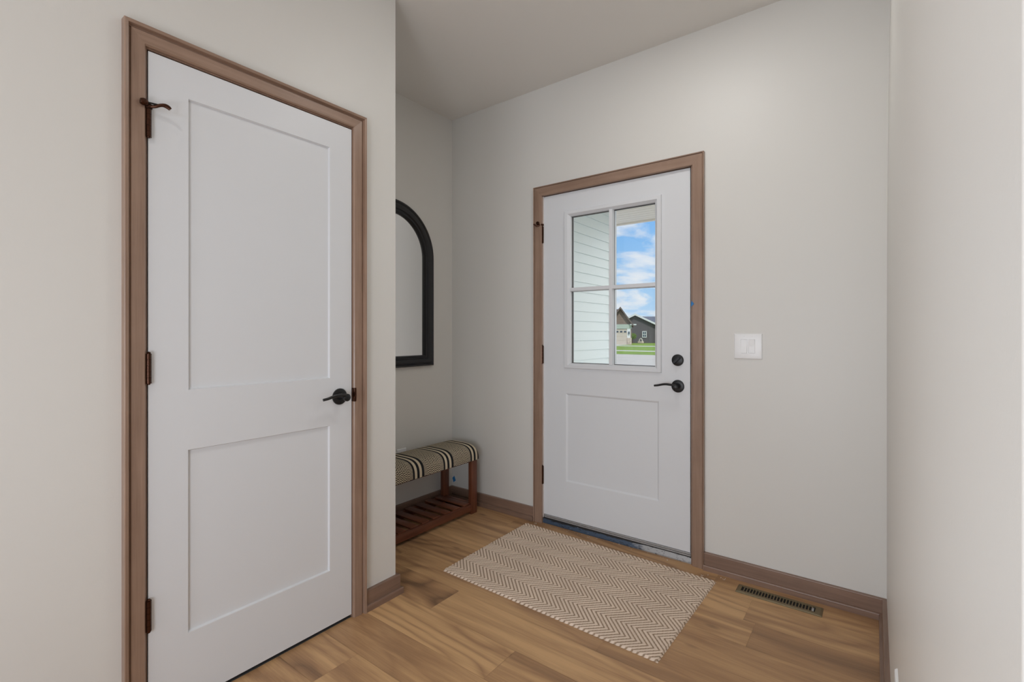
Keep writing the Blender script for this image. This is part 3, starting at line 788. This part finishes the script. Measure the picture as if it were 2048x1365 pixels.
def outlet(name, axis, face, sgn, ac, zc2, label):
    root = empty(name, (face, ac, zc2)); w2, h2 = .0385, .0585
    pl2 = lambda a, v, dd: (face + sgn * dd, a, v)
    mb = MB(); frame_ring(mb, (ac - w2, ac + w2, zc2 - h2, zc2 + h2), (ac - .017, ac + .017, zc2 - .034, zc2 + .034), [(0, 0), (0, .002), (.1, .0052), (.25, .006), (1, .006), (1, .002)], pl2)
    mb.build('cover_plate', M['white_plastic'], root, 30)
    a_, b_ = sorted((face + sgn * .001, face + sgn * .0068))
    r = box('receptacle', a_, b_, ac - .0165, ac + .0165, zc2 - .0335, zc2 + .0335, M['white_plastic'], root, .001)
    for dz in (-.019, .019):
        for da in (-.006, .006):
            c_, d_ = sorted((face + sgn * .0066, face + sgn * .0070))
            box('outlet_slot', c_, d_, ac + da - .001, ac + da + .001, zc2 + dz - .004, zc2 + dz + .004, M['vent_dark'], r)
    keep(root); return tag(root, label, 'outlet')
outlet('wall_outlet', 'X', XD, 1, 2.082, .3865, 'white wall outlet partly hidden behind the bench seat')
outlet('wall_outlet', 'X', XC, -1, 1.315, .405, 'white wall outlet seen edge-on low on the right wall')

# ------------------------------------------------------------------ blue tape
def tape(pts, th3, label):
    mb = MB(); A0 = [mb.bm.verts.new(p) for p in pts]; B0 = [mb.bm.verts.new(Vector(p) + Vector(th3)) for p in pts]
    n = len(pts)
    for k in range(n): mb.bm.faces.new((A0[k], A0[(k + 1) % n], B0[(k + 1) % n], B0[k]))
    mb.bm.faces.new(A0[::-1]); mb.bm.faces.new(B0)
    return tag(mb.build('painters_tape', M['tape']), label, 'tape')
yt = YB - .0165
tape([(-.7555, yt, 1.336), (-.741, yt, 1.350), (-.7530, yt, 1.366), (-.7565, yt, 1.352)], (0, -.0006, 0), 'tiny blue tape scrap on the entry door casing')
tape([(-2.456, YB - .0003, .112), (-2.433, YB - .0003, .128), (-2.447, YB - .0003, .160), (-2.466, YB - .0003, .142)], (0, -.0006, 0), 'small blue tape square on the wall beneath the bench')

# ------------------------------------------------------------------ white crumbs on the floor
b2 = bmesh.new(); mb = MB()
spots = [(-.672, 2.478, 6, .016), (-.590, 2.494, 5, .016), (-1.70, 2.52, 4, .02)]
for cx0, cy0, n, sp in spots:
    for _ in range(n):
        r = random.uniform(.0010, .0022); q = bmesh.new(); bmesh.ops.create_icosphere(q, subdivisions=1, radius=r)
        mb.merge(q, Matrix.Translation((cx0 + random.uniform(-sp, sp), cy0 + random.uniform(-sp, sp) * .8, r * .9)))
for _ in range(26):
    r = random.uniform(.0009, .002); q = bmesh.new(); bmesh.ops.create_icosphere(q, subdivisions=1, radius=r)
    mb.merge(q, Matrix.Translation((random.uniform(-1.66, -.80), random.uniform(2.525, 2.552), r * .9)))
tag(mb.build('crumbs', M['crumb']), 'white paint crumbs scattered on the floor by the door', 'debris', None, 'stuff')

# ================================================================== outside
# porch: siding wall, soffit, slab
EXP = .1016
mb = MB(); prof = []; zz = -.3; XS = -2.46
while zz < 2.75:
    prof += [(XS + .013, zz), (XS + .002, zz + EXP - .0004)]; zz += EXP
prof = prof + [(XS - .1, zz), (XS - .1, -.3)]
mb.prism(prof, 'Y', 2.71, 5.15)
struct(mb.build('wall_porch', M['siding']), 'pale green-white lap siding wall beside the porch', 'wall')
struct(box('trim_3', XS - .03, XS + .025, 5.15, 5.20, -.3, 2.75, M['white_trim']), 'white corner post of the porch siding', 'trim')
mb = MB(); so = []
mb.box(-5.0, 4.6, 2.72, 5.84, 2.626, 2.90)
for k in range(31): mb.box(-5.0, 4.6, 2.74 + k * .1, 2.74 + k * .1 + .088, 2.620, 2.627)
mb.box(-5.0, 4.6, 5.84, 5.88, 2.60, 2.92)
struct(mb.build('ceiling_porch', M['soffit']), 'beige ribbed porch soffit', 'ceiling')
struct(box('porch_floor', -2.45, 2.0, 2.70, 5.6, -.35, -.06, M['concrete']), 'concrete porch slab outside the entry door', 'floor')
GZ = -.35
struct(box('road', -80, 60, 13.0, 33.2, GZ - .1, GZ, M['road']), 'grey concrete street beyond the front yard', 'road')
struct(box('driveway', -80, 60, 5.3, 13.0, GZ - .1, GZ - .005, M['concrete']), 'pale concrete driveway in front of the porch', 'driveway')
struct(box('lawn', -80, 60, 33.2, 38.6, GZ - .1, GZ + .01, M['lawn']), 'bright verge strip between street and sidewalk', 'lawn')
struct(box('sidewalk', -80, 60, 38.6, 40.3, GZ - .1, GZ + .02, M['walk']), 'pale sidewalk across the street', 'sidewalk')
struct(box('lawn', -80, 60, 40.3, 120, GZ - .1, GZ, M['lawn']), 'green yard in front of the neighbouring houses', 'lawn')
struct(box('driveway', -44, -26.2, 53.5, 61.7, GZ, GZ + .012, M['walk']), 'pale driveway before the tan garage', 'driveway')
struct(box('driveway', -26.2, 10, 53.5, 56.0, GZ, GZ + .010, M['walk']), 'pale path before the charcoal house', 'path')

def gable_house(name, pivot, turn, x0, x1, y0, y1, ez, pz, wall_mat, roof_mat, over, edge_mat, extra, label, px=None):
    """ridge runs along Y; front gable faces the street (-Y)"""
    xm = (x0 + x1) / 2 if px is None else px
    r = empty(name, (pivot, y0, GZ))
    mb = MB(); mb.prism([(x0, GZ), (x1, GZ), (x1, ez), (xm, pz - .15), (x0, ez)], 'Y', y0, y1); mb.build('wall', wall_mat, r)
    sl = (pz - ez) / (xm - x0); sr = (pz - ez) / (x1 - xm)
    mb = MB(); tk = .22
    mb.prism([(x0 - over, ez - over * sl), (xm, pz), (x1 + over, ez - over * sr), (x1 + over, ez - over * sr + tk), (xm, pz + tk), (x0 - over, ez - over * sl + tk)], 'Y', y0 - .45, y1 + .3)
    mb.build('roof', roof_mat, r)
    mb = MB(); tk = .30
    mb.prism([(x0 - over, ez - over * sl - .06), (xm, pz - .06), (x1 + over, ez - over * sr - .06), (x1 + over, ez - over * sr + tk - .06), (xm, pz + tk - .06), (x0 - over, ez - over * sl + tk - .06)], 'Y', y0 - .55, y0 - .45)
    mb.build('fascia', edge_mat, r)
    extra(r); keep(r); r.rotation_euler = (0, 0, math.radians(turn)); return tag(r, label, 'house')

def tan_extra(r):
    y0 = 62.0
    box('frieze', -31.5, -26.35, y0 - .12, y0, 1.78, 2.40, M['sage'], r)
    gd = box('garage_door', -31.2, -26.95, y0 - .05, y0 + .02, GZ, 1.72, M['garage_door'], r)
    for k in range(8): box('door_window', -31.0 + k * .52, -31.0 + k * .52 + .30, y0 - .08, y0 - .04, 1.28, 1.50, M['win_glass'], gd)
    for zz in (.2, .72, 1.2): box('panel_groove', -31.2, -26.95, y0 - .06, y0 - .045, zz, zz + .03, M['stone'], gd)
    box('stone_pillar', -26.95, -26.35, y0 - .25, y0 + .3, GZ, .55, M['stone'], r, .05)
    box('door_surround', -26.95, -26.50, y0 - .10, y0 + .1, .55, 1.78, M['white_trim'], r)
    mb = MB(); mb.prism([(62.6, 2.9), (64.9, 4.60), (67.3, 2.9)], 'X', -36, -27.95); mb.build('main_roof', M['roof'], r)
    box('eave', -26.55, -25.75, y0 - .5, y0 + .2, 2.28, 2.42, M['white_trim'], r)
    box('wall_lamp', -26.80, -26.62, y0 - .3, y0 - .1, 1.05, 1.4, M['win_glass'], r)
    box('garage_wing', -32.2, -29.4, y0 + .02, 67.6, GZ, 2.5, M['tan_siding'], r)
gable_house('house', -26.4, 25, -29.45, -26.35, 62.0, 67.3, 2.42, 4.55, M['tan_siding'], M['roof'], .28, M['roof'], tan_extra, 'tan neighbouring house with a beige garage door, left through the door window', -27.85)

def dark_extra(r):
    y0 = 72.0
    x0 = -28.95
    f = box('window', x0, x0 + .66, y0 - .12, y0 + .02, .50, 1.50, M['white_trim'], r)
    for a0 in (x0 + .10, x0 + .36):
        for b0 in (.60, 1.04): box('window_pane', a0, a0 + .20, y0 - .14, y0 - .11, b0, b0 + .36, M['win_glass'], f)
    mb = MB(); mb.prism([(y0 + 3, 2.6), (y0 + 7, 4.02), (y0 + 11, 2.6)], 'X', -34, -16); mb.build('main_roof', M['roof_grey'], r)
    box('main_wall', -33.8, -16.2, y0 + 3.2, y0 + 10.8, GZ, 2.7, M['charcoal'], r)
gable_house('house', -30.05, 25, -34.0, -26.1, 72.0, 80.0, 2.10, 4.02, M['charcoal'], M['roof_grey'], .5, M['white_trim'], dark_extra, 'charcoal neighbouring house with white gable trim, right through the door window', -30.05)

# young tree between the houses
TX, TY = -29.78, 70.4
tr_ = empty('young_tree', (TX, TY, GZ))
MB().sweep([(TX, TY, GZ), (TX - .02, TY, .3), (TX + .05, TY, .9)], [(.06, .06), (.05, .05), (.03, .03)], 8, (0, 1, 0)).build('trunk', M['bark'], tr_)
mb = MB()
for k in range(420):
    ph_, cz = random.uniform(0, 2 * PI), random.uniform(-1, 1); rr = random.uniform(.5, 1.0)
    c = Vector((TX + .62 * rr * math.sqrt(1 - cz * cz) * math.cos(ph_), TY + .6 * rr * math.sqrt(1 - cz * cz) * math.sin(ph_), .72 + .48 * rr * cz))
    q = bmesh.new(); bmesh.ops.create_icosphere(q, subdivisions=1, radius=random.uniform(.05, .10)); bmesh.ops.scale(q, vec=(1, .8, .5), verts=q.verts[:])
    mb.merge(q, Matrix.Translation(c) @ Matrix.Rotation(random.uniform(0, 6), 4, (random.random(), random.random(), .3)))
mb.build('foliage', M['leaf'], tr_); keep(tr_)
tag(tr_, 'young leafy green tree between the two neighbouring houses', 'tree')
# stone garden arch
OX, OY = -28.45, 70.4
wl = empty('stone_garden_ornament', (OX, OY, GZ))
box('stone_base', OX - .38, OX + .38, OY - .3, OY + .3, GZ, GZ + .30, M['stone'], wl, .05)
mb = MB(); mb.sweep([(OX + .25 * math.cos(PI * k / 14), OY, GZ + .30 + .42 * math.sin(PI * k / 14)) for k in range(15)], (.075, .075), 10, (0, 1, 0)); mb.build('stone_arch', M['walk'], wl, 40)
keep(wl); tag(wl, 'small pale stone arch ornament in front of the charcoal house', 'garden ornament')
